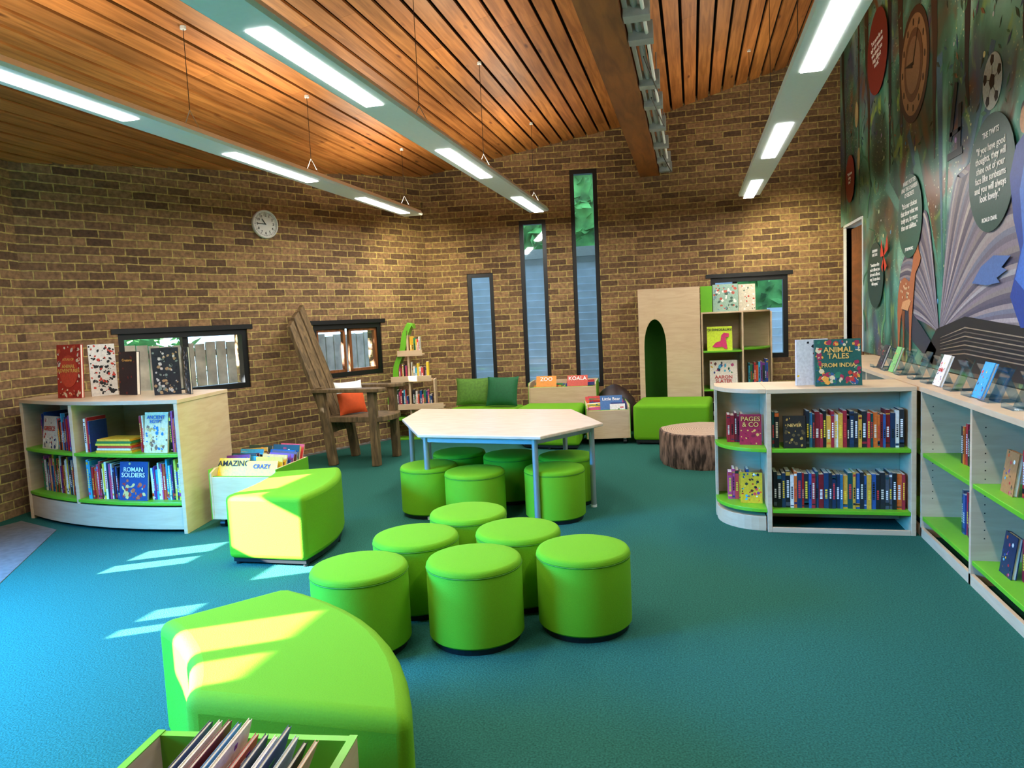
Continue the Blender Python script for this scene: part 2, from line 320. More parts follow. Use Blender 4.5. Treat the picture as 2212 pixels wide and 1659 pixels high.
# ---------------------------------------------------------------- mural
mu=empty('storybook_mural');mb=MB()
mb.bx(1.829,1.838,-2.1,8.70,.97,4.62,MURAL);mb.bx(1.829,1.838,8.70,9.93,2.46,4.62,MURAL);mb.build('printed_panel',mu)
MR=(0,-1,0);UPV=(0,0,1)
def mp(y,z,d=.004): return (1.829-d,y,z)
art=MB()
def disc(y,z,ry,rz,col,d=.002,n=40,th=.0015):
    art.prism([(y+ry*math.cos(2*math.pi*i/n),z+rz*math.sin(2*math.pi*i/n)) for i in range(n)],1.829-d-th,1.829-d,BOOK,col,'yz')
def poly(pts,col,d=.002,th=.0012): art.prism(pts,1.829-d-th,1.829-d,BOOK,col,'yz')
def ribbon(pts,w0,col,d=.0026,th=.0004):
    n=len(pts);L=[];Rr=[]
    for i,p in enumerate(pts):
        a=pts[max(0,i-1)];b=pts[min(n-1,i+1)];dx,dy_=b[0]-a[0],b[1]-a[1];l=math.hypot(dx,dy_) or 1;w_=w0*(1-.85*i/(n-1));L.append((p[0]-dy_/l*w_,p[1]+dx/l*w_));Rr.append((p[0]+dy_/l*w_,p[1]-dx/l*w_))
    for i in range(n-1): poly([L[i],L[i+1],Rr[i+1],Rr[i]],col,d,th)
def lerp3(a,b,t): return tuple(x+(y-x)*t for x,y in zip(a,b))
rg=random.Random(3)
for i in range(9):
    a=math.radians(rg.uniform(30,150));l=rg.uniform(1.2,2.2);w_=rg.uniform(.02,.04);poly([(6.1,1.6),(6.1+l*math.cos(a-w_),1.6+l*math.sin(a-w_)*.9),(6.1+l*math.cos(a+w_),1.6+l*math.sin(a+w_)*.9)],H(rg.choice(['#3f7a68','#4a8672','#3f6478'])),.0004+.00005*i,.0003)
for y in (9.6,8.9,8.4,7.6,7.2,6.3,5.6,4.7,3.8,2.6):
    w_=rg.uniform(.04,.1);l=rg.uniform(-.2,.2);zb=rg.uniform(2.5,3.0)
    if y>8.7: zb=2.6
    ribbon([(y,zb),(y+l*.3,3.0),(y+l*.2,3.5),(y+l*.8,4.0),(y+l,4.6)][::-1],w_,H(rg.choice(['#241a18','#1a2226','#33241c','#3d2b20'])),.0012,.0005)
for i in range(520):
    y=rg.uniform(2.5,9.7);z=rg.uniform(2.65,4.5);s=rg.uniform(.02,.06);a=rg.random()*6
    poly([(y+s*math.cos(a),z+s*math.sin(a)),(y+s*.3*math.cos(a+1.6),z+s*.3*math.sin(a+1.6)),(y-s*math.cos(a),z-s*math.sin(a)),(y+s*.3*math.cos(a-1.6),z+s*.3*math.sin(a-1.6))],H(rg.choice(['#1d4a36','#2f6a48','#3f7a50','#16302a','#4a7a5a','#34506c','#5a4468','#80583a'])),.0019,.0004)
for i in range(160):
    y=rg.uniform(2.5,8.5);z=rg.uniform(1.1,4.4);s=rg.choice([.006,.01,.015,.02]);disc(y,z,s,s,H(rg.choice(['#b8cca8','#7fc0a8','#d0c890','#5f98c0','#a888b8','#c8d0d0'])),.0026,10,.0003)
for (y,z,dy_,c) in ((8.6,1.2,.5,'#2c6a4a'),(7.9,1.1,-.4,'#5f986a'),(8.5,2.4,-.3,'#3f7a5a')):
    ribbon([(y+dy_*math.sin(t*.5)*(t/10),z+t*.09+.05*math.sin(t*1.3)) for t in range(13)],.03,H(c))
sy,sz=6.15,1.25
def pagecurve(s,L,hh,t): return (sy-s*L*t, sz+hh*math.sin(min(1,t*1.15)*math.pi/2)-.1*t*t*hh)
def samp(A_,u):
    k=u*(len(A_)-1);i=min(int(k),len(A_)-2);return A_[i]+(A_[i+1]-A_[i])*(k-i)
LP=[H('#7d727e'),H('#5a5462'),H('#8f8486'),H('#66606e'),H('#7f7676'),H('#4e4a5c'),H('#6c7082')]
for s,Ls,Hs in ((-1,[1.0,1.05,1.1,1.1,1.05,.9,.7,.45],[.12,.25,.4,.5,.62,.75,.95,1.05]),(1,[1.9,1.85,1.8,1.75,1.6,1.4,1.15,.8,.45],[.05,.2,.38,.55,.75,.95,1.15,1.25,1.2])):
    nn=40
    for i in range(nn):
        u0,u1=i/nn,(i+1)/nn
        p=[pagecurve(s,samp(Ls,u0),samp(Hs,u0),t/14) for t in range(15)]+[pagecurve(s,samp(Ls,u1),samp(Hs,u1),t/14) for t in range(14,0,-1)]
        c=LP[(i*3+(s>0))%7];c=lerp3(c,H('#e6dcd0'),.3 if i%9==2 else 0);poly(p,c,.003+.0001*i,.0008)
poly([(6.6,1.0),(6.2,1.28),(5.6,1.38),(4.2,1.30),(4.0,1.0)],H('#17171f'),.008)
for k in range(7): poly([(6.12,1.08+k*.022),(5.6,1.12+k*.03),(4.2,1.1+k*.024),(4.2,1.107+k*.024),(5.6,1.128+k*.03),(6.1,1.086+k*.022)],H(['#8a7c68','#5c5248'][k%2]),.0095,.0006)
poly([(6.2,1.12),(6.6,1.3),(7.2,1.55),(7.3,1.4),(6.8,1.15),(6.3,1.0)],H('#2c3342'),.008)
dy,dz=7.35,1.02
deer=[(.12,.58),(.08,.5),(.06,.35),(.08,.15),(.07,0),(.11,0),(.13,.15),(.16,.3),(.24,.4),(.4,.4),(.42,.2),(.41,0),(.45,0),(.47,.22),(.52,.45),(.58,.66),(.68,.72),(.72,.77),(.66,.84),(.64,.95),(.6,.86),(.56,.94),(.55,.84),(.5,.72),(.42,.6),(.28,.64),(.16,.62)]
poly([(dy-a*1.05,dz+b*1.08) for a,b in deer],H('#a8623a'),.012)
poly([(dy-a,dz+b) for a,b in [(.2,.42),(.4,.4),(.5,.48),(.45,.5),(.25,.48)]],H('#d09a6a'),.015);poly([(dy-a,dz+b) for a,b in [(.2,.4),(.24,.2),(.23,0),(.27,0),(.28,.2),(.3,.4)]],H('#7d4526'),.011)
for i in range(18): disc(dy-rg.uniform(.18,.45),dz+rg.uniform(.5,.66),.012,.012,H('#ecd0a8'),.0165,8)
disc(6.85,3.45,.42,.46,H('#3a2418'),.003);disc(6.85,3.45,.36,.40,H('#8a6644'),.004);disc(6.85,3.45,.26,.29,H('#5a3a26'),.006);disc(6.85,3.45,.2,.225,H('#7a5a3e'),.007)
for i in range(12):
    a=i*math.pi/6;cyy,czz=6.85+.31*math.cos(a),3.45+.345*math.sin(a);disc(cyy,czz,.018,.03,H('#2a1810'),.0065,6)
poly([(6.87,3.45),(6.83,3.45),(6.7,3.75)],H('#181008'),.009);poly([(6.86,3.43),(6.86,3.48),(7.1,3.5)],H('#181008'),.009)
disc(5.2,2.83,.15,.17,H('#b8c0bc'),.003)
for i in range(6):
    a=i*math.pi*2/5+.3;yy,zz=(5.2+.115*math.cos(a),2.83+.13*math.sin(a)) if i<5 else (5.2,2.83)
    disc(yy,zz,.03 if i<5 else .045,.035 if i<5 else .05,H('#15181c'),.005,5)
    if i<5: ribbon([(5.2,2.83),(yy,zz)],.004,H('#15181c'),.005)
for pts in ([(6.0,2.5),(5.7,2.5),(5.7,2.55),(6.0,2.55)],[(5.74,2.55),(5.8,2.55),(5.78,2.85),(5.72,2.85)],[(5.92,2.62),(5.98,2.64),(5.86,3.02),(5.8,3.0)],[(5.95,2.66),(5.72,2.66),(5.72,2.69),(5.95,2.69)]): poly(pts,H('#14242e'),.004)
def bubble(y,z,r,col,title,body,auth,s,ry=None):
    disc(y,z,ry or r,r,H(col),.016)
    if title: text(title,s*.8,mp(y,z+r*.68,.02),MR,UPV,TXW,mu,'bubble_title')
    text(body,s,mp(y,z+.01,.02),MR,UPV,TXW,mu,'bubble_quote',sp=.95)
    if auth: text(auth,s*.6,mp(y,z-r*.78,.02),MR,UPV,TXW,mu,'bubble_author')
bubble(5.17,2.27,.36,'#1c463f','THE TWITS','"If you have good\nthoughts, they will\nshine out of your\nface like sunbeams\nand you will always\nlook lovely."','ROALD DAHL',.064)
bubble(6.9,2.22,.35,'#22564a','HARRY POTTER\nAND THE CHAMBER\nOF SECRETS','"It is our choices\nthat show what we\ntruly are, far more\nthan our abilities."','J K ROWLING',.064)
bubble(8.1,1.78,.33,'#1a3f38','SAVANNAH\nHART DARE','"Sometimes when\nyou\'re different you\njust need a different\nsong. You can dance\nwith anyone."','',.05)
bubble(8.02,3.95,.40,'#7d2620','','"It is more fun to\ntalk with someone\nwho doesn\'t use\nlong, difficult\nwords."','',.062)
bubble(9.3,2.95,.27,'#7d2620','','"Words are\nall we\nhave."','',.05,.24)
for a in ([(7.75,1.95),(7.62,2.15),(7.6,2.0)],[(7.75,1.95),(7.85,2.12),(7.88,1.95)],[(7.75,1.95),(7.64,1.85),(7.72,1.8)],[(7.75,1.95),(7.85,1.85),(7.8,1.8)]): poly(a,H('#c8321e'),.018)
poly([(5.45,1.60),(5.3,1.70),(5.1,1.76),(4.85,1.74),(4.98,1.68),(4.9,1.66),(5.05,1.62),(5.0,1.59),(5.2,1.58)],H('#4a6aa0'),.018)
poly([(4.85,1.5),(4.72,1.75),(4.82,1.95),(4.88,2.2),(4.8,2.36),(4.7,2.4),(4.6,2.36),(4.52,2.2),(4.5,1.95),(4.35,1.7),(4.4,1.35),(4.7,1.32)],H('#1d3f8c'),.018)
poly([(4.78,1.6),(4.68,1.8),(4.74,2.1),(4.66,2.3),(4.6,2.1),(4.62,1.8),(4.6,1.5)],H('#3f6fc0'),.0195)
disc(4.70,2.48,.055,.075,H('#b98a62'),.018);disc(4.68,2.53,.07,.06,H('#2a1a14'),.017,16);disc(9.0,3.6,.08,.14,H('#a8966a'),.003);disc(8.9,3.1,.06,.12,H('#a8966a'),.003)
art.build('artwork',mu)
# ---------------------------------------------------------------- books
PAL=['#b3202a','#1e4b8f','#e0b12a','#2f7f4a','#e8e4da','#1a1d24','#7b2f86','#d9571f','#3ba6c9','#c44a7d','#0f2f4f','#f1efe8','#5a2a1c','#243a2c','#d64545','#f0cf3a','#283a7a']
DPAL=['#1a1d24','#16304e','#7a1620','#20242c','#e4e0d6','#2a6a8a','#c22a36','#3a2454','#0f4a4a','#4a505c','#d9a23a','#10151c','#a02433','#20242c','#2a5490','#d86a2a','#12181f','#1c3a5c']
def bookrow(mb,x0,x1,z,hr=(.18,.24),dr=(.12,.16),tr=(.012,.035),pal=PAL,lean=.0,y=0.0,gap=.0):
    x=x0
    while x<x1-.01:
        t=random.uniform(*tr)
        if x+t>x1: break
        h=random.uniform(*hr);d=random.uniform(*dr);c=H(random.choice(pal));yo=y+random.uniform(0,.012)
        mb.bx(x,x+t-.001,yo,yo+d,z,z+h,BOOK,c);mb.bx(x+.002,x+t-.003,yo+.004,yo+d,z+h-.0,z+h+.0008,PAGES)
        c2=H(random.choice(['#f2f2f2','#f4d23a','#e8e0c8','#d83a3a','#101010']))
        n=random.choice([5,7,9]);zz=z+h*.28
        for q in range(n):
            hh=h*random.uniform(.025,.05)
            if zz+hh<z+h*.9: mb.bx(x+t*.25,x+t*.72,yo-.0008,yo,zz,zz+hh,BOOK,c2)
            zz+=hh+h*.018
        for q in range(random.choice([0,1,2])):
            zz=z+h*random.choice([.05,.1,.88]);hh=h*random.choice([.03,.06,.1]);c3=H(random.choice(pal))
            if zz+hh<z+h-.003: mb.bx(x+.001,x+t-.002,yo-.0006,yo,zz,zz+hh,BOOK,c3)
        x+=t+random.choice([0,0,0,gap])
def facebook(name,base,ang,w,h,t,col,lines=(),tilt=8,deco=None,parent=None,pal=PAL,nb=14,ex=(.3,.2,.85),band=None):
    e=parent or empty(name)
    M=Matrix.Translation(base)@Matrix.Rotation(math.radians(ang),4,'Z')@Matrix.Rotation(-math.radians(tilt),4,'X')
    mb=MB();mb.T=M;c=H(col)
    mb.bx(-w/2,w/2,-.002,0.002,0,h,BOOK,c);mb.bx(-w/2,w/2,t-.002,t+.002,0,h,BOOK,c);mb.bx(-w/2,-w/2+.004,0,t,0,h,BOOK,c);mb.bx(-w/2+.004,w/2-.004,.002,t-.002,.004,h-.004,PAGES)
    rnd=random.Random(int(w*1000+h*777))
    for i in range(nb):
        s=rnd.uniform(.03,.09)*w;px=rnd.uniform(-w/2+s,w/2-s);pz=rnd.uniform(s,h-s)
        if deco=='edge' and abs(px)<w*ex[0]+s and h*ex[1]-s<pz<h*ex[2]+s: continue
        n=rnd.choice([5,8,12]);a0=rnd.random()*6;el=rnd.uniform(.35,1.0);cc=H(rnd.choice(pal));ro=rnd.random()*3
        P=[]
        for k in range(n):
            u=math.cos(a0+2*math.pi*k/n)*(1 if k%2 else .7);v=el*math.sin(a0+2*math.pi*k/n);P.append((px+s*(u*math.cos(ro)-v*math.sin(ro)),pz+s*(u*math.sin(ro)+v*math.cos(ro))))
        mb.prism(P,.0021+.00002*i,.0023+.00002*i,BOOK,cc,'xz')
    if band: mb.prism([(band[0]*math.cos(k*math.pi/16)*w,band[1]*h+band[2]*h*math.sin(k*math.pi/16)) for k in range(32)],.0056,.0062,BOOK,H(band[3]),'xz')
    mb.build('book_body',e)
    R3=M.to_3x3();r=R3@Vector((1,0,0));u=R3@Vector((0,0,1))
    for body,s,v,mt in lines:
        text(body,s,M@Vector((0,-.0075,h*v)),r,u,mt,e,'cover_title',sp=.85)
    return e
def arc(P,Q,b,n=12):
    P=Vector(P);Q=Vector(Q);d=Q-P;nn=Vector((d.y,-d.x)).normalized()
    return [tuple(P+d*(i/n)+nn*b*4*(i/n)*(1-i/n)) for i in range(n+1)]
# ---------------------------------------------------------------- left bookcase
FL=(-5.50,4.84);FR=(-3.72,4.56);BRc=(-3.86,5.36);BLc=(-5.56,5.44)
lc=empty('curved_bookcase');fr=arc(FL,FR,.13,16);Pm=fr[7];Bm=(-4.85,5.42);HT=1.02
ply=fr+[BRc,BLc]
def inset(f,k): return [tuple(Vector(p)*(1-k)+Vector((-4.66,5.05))*k) for p in f]
mb=MB();mb.prism(ply,HT-.03,HT,LAM);mb.prism(inset(ply,.03),.03,.2,LAM)
def panel(mb,P,Q,z0,z1,t,mat): mb.T=frame(P,Q);mb.bx(0,dist(P,Q),-t/2,t/2,z0,z1,mat);mb.T=I4.copy()
panel(mb,(FL[0]+.02,FL[1]),(BLc[0]+.02,BLc[1]),0,HT-.03,.03,LAM);panel(mb,(FR[0]-.02,FR[1]),(BRc[0]-.02,BRc[1]),0,HT-.03,.03,LAM)
panel(mb,(Pm[0],Pm[1]+.01),Bm,.2,HT-.03,.03,LAM);panel(mb,(-5.5,5.25),(-3.88,5.2),.2,HT-.03,.02,LAM)
mb.build('carcass',lc,bevel=.003)
mb=MB()
for z in (.24,.61): mb.prism(inset(ply,.02),z-.025,z,GEDGE)
mb.build('green_shelves',lc,bevel=.003)
bk=MB()
bk.T=frame(fr[0],fr[6]);L=dist(fr[0],fr[6])
bookrow(bk,.10,.22,.61,(.2,.30),(.16,.2),(.008,.022),y=.1);bookrow(bk,.46,L+.0,.61,(.22,.31),(.16,.2),(.008,.022),y=.06)
bookrow(bk,.10,L+.0,.24,(.22,.32),(.16,.2),(.008,.022),y=.08)
bk.T=frame(fr[8],fr[16]);L=dist(fr[8],fr[16])
bookrow(bk,-.03,.02,.61,(.2,.28),(.16,.2),(.008,.02),y=.06);bookrow(bk,.49,.53,.61,(.28,.33),(.16,.2),(.01,.02),y=.07);bookrow(bk,.75,L-.06,.61,(.24,.32),(.16,.2),(.008,.02),y=.08)
bookrow(bk,-.03,.27,.24,(.24,.32),(.16,.2),(.008,.022),y=.05);bookrow(bk,.55,L-.06,.24,(.22,.32),(.16,.2),(.008,.022),y=.07)
for i in range(6): bk.bx(.08+.01*(i%3),.42-.012*(i%2),.05,.24,.61+i*.018,.61+i*.018+.016,BOOK,H(['#e8c22a','#f0e6c8','#d8452a','#e9d23a','#3a7a3a','#f2b02a'][i]))
bk.T=I4.copy();bk.build('shelved_books')
aL=math.degrees(math.atan2(fr[7][1]-fr[0][1],fr[7][0]-fr[0][0]));aR=math.degrees(math.atan2(fr[16][1]-fr[8][1],fr[16][0]-fr[8][0]))
def onf(P,Q,x,y,z): return frame(P,Q)@Vector((x,y,z))
facebook('shelf_display_book',onf(fr[0],fr[7],.33,.05,.61),aL,.22,.27,.015,'#cfc8b8',[('GREECE',.05,.62,TXR)],deco='edge',ex=(.5,.5,.75),nb=60,pal=['#2a3a6a','#b03a2a','#e8e0d0','#7a6a5a'])
facebook('shelf_display_book',onf(fr[8],fr[16],.64,.05,.61),aR,.21,.31,.012,'#e0cd92',[('ANCIENT\nEGYPT',.038,.82,TXB)],deco='edge',ex=(.5,.7,1),nb=80,pal=['#c9a23a','#1e6fa0','#e0c070','#8a5a2a'])
facebook('shelf_display_book',onf(fr[8],fr[16],.41,.03,.24),aR,.26,.30,.015,'#1d3f78',[('ROMAN\nSOLDIERS',.05,.72,TXW)],deco='edge',ex=(.5,.55,.9),nb=80,pal=['#c9602a','#e0c070','#1d3f78','#b03020'])
facebook('animal_atlas_book',(-4.99,4.86,HT),-8,.28,.44,.02,'#b8322a',[('ATLAS OF',.03,.72,TXO),('ANIMAL\nADVENTURES',.042,.55,TXO)],tilt=4,deco='edge',ex=(.3,.2,.82),pal=['#e8d8c0','#d8603f','#8a1f1c','#f0e0c0'],nb=150,band=(.38,.5,.3,'#d24a35'))
facebook('zebra_cover_book',(-4.79,5.02,HT),55,.2,.43,.015,'#d8d4cc',[],tilt=0,pal=['#16161a','#16161a','#c03a2a'],nb=110)
facebook('dark_cover_book',(-4.56,5.02,HT),-12,.22,.36,.03,'#2a2024',[('Creatures',.03,.8,TXO)],tilt=4,pal=['#7a2a20','#1a1a1a','#3a2a2a'])
facebook('patterned_cover_book',(-4.14,4.98,HT),30,.2,.38,.012,'#22262c',[],tilt=0,pal=['#c8c4ba','#7a8a80','#16161a','#a88a60'],nb=90)
facebook('patterned_cover_book',(-3.98,5.02,HT),-40,.2,.38,.012,'#2c3436',[],tilt=0,pal=['#d8d4ca','#7a8a80','#16161a','#a88a60'],nb=90)
# ---------------------------------------------------------------- kinderboxes
def kinder(name,org,ang,w,d,h,titles=(),n=14,mat=LAM,casters=True,hr=(.2,.3),lean=-22,k0=.1):
    e=empty(name);M=Matrix.Translation(org)@Matrix.Rotation(math.radians(ang),4,'Z');mb=MB();mb.T=M;zb=.07 if casters else 0
    for x in (0,w-.018):
        mb.prism([(0,zb),(d,zb),(d,h),(d*.12,h),(0,h-.03)],x,x+.018,mat,plane='yz')
    mb.bx(.018,w-.018,0,.018,zb,h-.06,mat);mb.bx(.018,w-.018,d-.018,d,zb,h,mat);mb.bx(.018,w-.018,.018,d-.018,zb,zb+.03,mat);mb.bx(w/2-.008,w/2+.008,.018,d-.018,zb,h-.08,mat)
    mb.build('box',e,bevel=.003)
    g=MB();g.T=M;g.bx(-.006,0,0,d,zb,h,GEDGE);g.bx(w,w+.006,0,d,zb,h,GEDGE);g.bx(.018,w-.018,.018,.022,h-.07,h-.055,GEDGE);g.bx(w/2-.01,w/2+.01,.018,d-.018,h-.08,h-.07,GEDGE)
    g.build('green_edging',e)
    if casters:
        c=MB();c.T=M
        for x in (.06,w-.06):
            for y in (.06,d-.06):
                c.bx(x-.015,x+.015,y-.02,y+.02,.05,.07,STEEL);c.tube((x-.02,y,.03),(x+.02,y,.03),.03,BLK)
        c.build('casters',e)
    b=MB();Tl=Matrix.Rotation(math.radians(lean),4,'X')
    for i in range(n):
        for half in (0,1):
            bw=w/2-.05-random.uniform(0,.03);x=.025+half*(w/2)+random.uniform(0,.015);y=.05+i*(d-.14)/n;hh=random.uniform(*hr);T=M@Matrix.Translation((x,y,zb+k0+.06*i/n))@Matrix.Rotation(math.radians(lean*random.uniform(.3,1)),4,'X')@Matrix.Rotation(math.radians(random.uniform(-5,5)),4,'Y');b.T=T
            c=H(random.choice(PAL));b.bx(0,bw,0,.004,0,hh,BOOK,c);b.bx(0,bw,.004,.009,.003,hh-.003,PAGES);b.bx(0,bw,.009,.011,0,hh,BOOK,c)
            for k in range(9):
                a=random.uniform(0,bw*.75);z=random.uniform(hh*.35,hh*.92);b.bx(a,a+bw*random.uniform(.05,.25),-.0006,0,z,z+.014,BOOK,H(random.choice(PAL)))
    b.build('browser_books',e)
    for tx,sz,x,y,z,mt,bg in titles:
        T=M@Matrix.Translation((x,y,z))@Tl;q=MB();q.T=T;q.bx(-.13,.13,0,.006,-.14,.06,BOOK,H(bg));q.build('front_cover',e)
        R3=T.to_3x3();text(tx,sz,T@Vector((0,-.003,.015)),R3@Vector((1,0,0)),R3@Vector((0,0,1)),mt,e,'cover_title')
    return e
kinder('book_browser_box',(-3.62,4.72,0),2,.56,.5,.46,[('AMAZING',.06,.15,.10,.47,TXK,'#f0c828'),('CRAZY',.045,.4,.08,.45,TXB,'#f2b01e')],hr=(.29,.35),k0=.12,n=18)
kinder('book_browser_box',(-2.05,8.95,0),4,.86,.5,.68,[('ZOO',.07,.22,.1,.70,TXW,'#e08a1e'),('KOALA',.07,.62,.1,.70,TXW,'#c84a3a')],casters=False,hr=(.22,.28),k0=.34)
kinder('book_browser_box',(-1.22,8.28,0),10,.50,.6,.46,[('Little Bear',.05,.3,.15,.5,TXW,'#3a6aa0')],hr=(.26,.31))
fb=empty('magazine_browser_box');Mf=Matrix.Translation((-1.34,1.0,0))@Matrix.Rotation(math.radians(7),4,'Z');mb=MB();mb.T=Mf;fw,fd,fh=.55,.55,.45
mb.bx(0,.018,0,fd,.07,fh,LAM);mb.bx(fw-.018,fw,0,fd,.07,fh,LAM);mb.bx(.018,fw-.018,0,.018,.07,fh-.05,LAM);mb.bx(.018,fw-.018,fd-.018,fd,.07,fh-.01,LAM);mb.bx(.018,fw-.018,.018,fd-.018,.07,.09,LAM);mb.build('box',fb,bevel=.003)
g=MB();g.T=Mf;g.bx(.018,fw-.018,fd-.023,fd-.018,.09,fh,GEDGE);g.bx(.018,fw-.018,fd-.018,fd,fh-.01,fh,GEDGE);g.bx(-.002,.02,0,fd,fh,fh+.003,GEDGE);g.bx(fw-.02,fw+.002,0,fd,fh,fh+.003,GEDGE);g.build('green_edging',fb)
c=MB();c.T=Mf
for x in (.06,fw-.06):
    for y in (.06,fd-.06): c.bx(x-.015,x+.015,y-.02,y+.02,.05,.07,STEEL);c.tube((x-.02,y,.03),(x+.02,y,.03),.03,BLK)
c.build('casters',fb)
b=MB();MC=['#22304a','#e8e0d0','#7a2a30','#3a6a8a','#e6d6c8','#d86a5a','#2a3a5a','#f0ece0','#4a5a8a','#b8c8d8','#1a1d24','#c8a080']
for i in range(12):
    hh=random.uniform(.36,.41);x=.10+i*.021;b.T=Mf@Matrix.Translation((x,.265-.004*i,.15))@Matrix.Rotation(math.radians(14+i*.9),4,'Y')@Matrix.Rotation(math.radians(4),4,'X')
    cc=H(MC[i%12]);b.bx(-.0015,.0,0,.24,0,hh,BOOK,cc);b.bx(0,.006,.003,.237,.003,hh-.003,PAGES);b.bx(.006,.0075,0,.24,0,hh,BOOK,cc)
    for k in range(10):
        yy=random.uniform(.01,.2);zz=random.uniform(.15,hh-.03);b.bx(.0075,.0083,yy,yy+random.uniform(.01,.04),zz,zz+.015,BOOK,H(random.choice(PAL)))
b.build('magazines',fb)
# ---------------------------------------------------------------- upholstery
def ottoman(name,poly,h=.45,bev=.04):
    e=empty(name);cx=sum(p[0] for p in poly)/len(poly);cy=sum(p[1] for p in poly)/len(poly)
    mb=MB();mb.prism(poly,.045,h,GFAB);mb.build('cushioned_body',e,bevel=bev,seg=4,smooth=True,ang=30)
    q=MB();pp=[(cx+(p[0]-cx)*.93,cy+(p[1]-cy)*.93) for p in poly];q.prism(pp,.02,.05,BLK)
    for p in (pp[0],pp[len(pp)//3],pp[2*len(pp)//3],pp[-1]):
        x=cx+(p[0]-cx)*.93;y=cy+(p[1]-cy)*.93;q.tube((x,y,0),(x,y,.03),.02,BLK)
    q.build('base_and_feet',e)
    return e
o1=arc((-.73,1.66),(-1.60,2.50),.15,10)+arc((-1.90,2.12),(-1.42,1.66),-.05,6)
ottoman('curved_ottoman',o1,.48,.045)
o2=arc((-2.38,3.95),(-2.60,4.88),.09,10)+arc((-3.04,4.70),(-2.94,3.95),-.04,6)
ottoman('curved_ottoman',o2,.46,.035)
ottoman('curved_ottoman',[(-2.05,8.3)]+arc((-1.95,8.08),(-1.26,7.98),.05,8)+[(-1.30,8.75)]+arc((-1.3,8.75),(-2.02,8.78),-.02,6)[1:],.45)
ottoman('curved_ottoman',arc((-.69,8.32),(.16,8.25),.0,6)+[(.22,9.1),(-.64,9.12)],.46)
ottoman('curved_ottoman',[(-3.0,8.45),(-2.12,8.35),(-2.1,8.9),(-2.95,9.05)],.42)
def stool(x,y,r=.226,h=.39):
    e=empty('round_stool');mb=MB();mb.T=Matrix.Translation((x,y,0))
    mb.lathe([(.0,.03),(r-.01,.03),(r,.04),(r,h-.035),(r-.002,h-.03),(r+.001,h-.025),(r-.001,h-.015),(r-.008,h-.004),(r-.02,h),(r-.08,h+.004),(0,h+.006)],seg=56,mat=GFAB);mb.build('upholstered_body',e,smooth=True)
    q=MB();q.T=Matrix.Translation((x,y,0));q.lathe([(r-.02,0),(r-.02,.03)],seg=40,mat=BLK)
    q.build('base',e)
    ring=MB();ring.T=Matrix.Translation((x,y,h-.03));ring.lathe([(r-.002,-.003),(r+.002,-.002),(r+.003,0),(r+.002,.002),(r-.002,.003)],seg=56,mat=GSEAM);ring.build('piping',e,smooth=True)
for p in [(-1.54,3.01),(-1.03,3.18),(-.54,3.38),(-1.45,3.50),(-.93,3.66),(-1.31,3.98),(-2.05,5.30),(-1.61,5.10),(-1.03,5.24),(-1.98,5.86),(-1.50,5.76),(-1.02,5.72)]: stool(*p)
# ---------------------------------------------------------------- table
te=empty('hexagonal_table');TP=[(-2.50,5.88),(-2.60,6.60),(-1.08,6.42),(-.69,5.55),(-1.06,4.93),(-2.03,5.05)];mb=MB();mb.prism(TP,.645,.67,LAMT);mb.build('table_top',te,bevel=.006)
mb=MB();cx=sum(p[0] for p in TP)/6;cy=sum(p[1] for p in TP)/6;IN=[(cx+(p[0]-cx)*.9,cy+(p[1]-cy)*.9) for p in TP]
for i,p in enumerate(IN):
    mb.tube((p[0],p[1],.02),(p[0],p[1],.645),.022,STEEL,16);mb.tube((p[0],p[1],0),(p[0],p[1],.02),.024,WHITE,16)
    panel(mb,p,IN[(i+1)%6],.60,.642,.02,STEEL)
mb.build('frame_and_legs',te)
# ---------------------------------------------------------------- stump seat
bark,nt,b=newmat('bark');tc=N(nt,'ShaderNodeTexCoord');mpg=N(nt,'ShaderNodeMapping');mpg.inputs['Scale'].default_value=(1,1,.25);nt.links.new(tc.outputs['Object'],mpg.inputs[0])
nz=N(nt,'ShaderNodeTexNoise');nz.inputs['Scale'].default_value=26;nz.inputs['Detail'].default_value=8;nt.links.new(mpg.outputs[0],nz.inputs[0]);r=N(nt,'ShaderNodeValToRGB');r.color_ramp.elements[0].position=.4;r.color_ramp.elements[0].color=H('#2a1c15')+(1,);r.color_ramp.elements[1].position=.66;r.color_ramp.elements[1].color=H('#96796a')+(1,)
nt.links.new(nz.outputs[0],r.inputs[0]);nt.links.new(r.outputs[0],b.inputs[0]);b.inputs['Roughness'].default_value=.8
ring,nt,b=newmat('stump_rings');tc=N(nt,'ShaderNodeTexCoord');wv=N(nt,'ShaderNodeTexWave',wave_type='RINGS',rings_direction='Z');wv.inputs['Scale'].default_value=14;wv.inputs['Distortion'].default_value=6;wv.inputs['Detail'].default_value=4;nt.links.new(tc.outputs['Object'],wv.inputs[0])
r=N(nt,'ShaderNodeValToRGB');r.color_ramp.elements[0].color=H('#8a6a56')+(1,);r.color_ramp.elements[1].color=H('#d6bea8')+(1,);nt.links.new(wv.outputs[0],r.inputs[0]);nt.links.new(r.outputs[0],b.inputs[0])
mb=MB();vs=[];n=48;k=[.45+.012*math.sin(5*i*2*math.pi/n)+.008*math.sin(11*i*2*math.pi/n+1) for i in range(n)]
for z,q in ((0,.98),(.03,1),(.30,1),(.325,.985),(.335,.95)):
    for i in range(n): vs.append((k[i]*q*math.cos(2*math.pi*i/n),k[i]*q*math.sin(2*math.pi*i/n),z))
mb.add(vs,[(j*n+i,j*n+(i+1)%n,(j+1)*n+(i+1)%n,(j+1)*n+i) for j in range(4) for i in range(n)],bark);mb.add(vs[4*n:],[list(range(n))],ring)
o=mb.build('tree_stump_seat',M=Matrix.Translation((.10,7.36,0)),smooth=True)
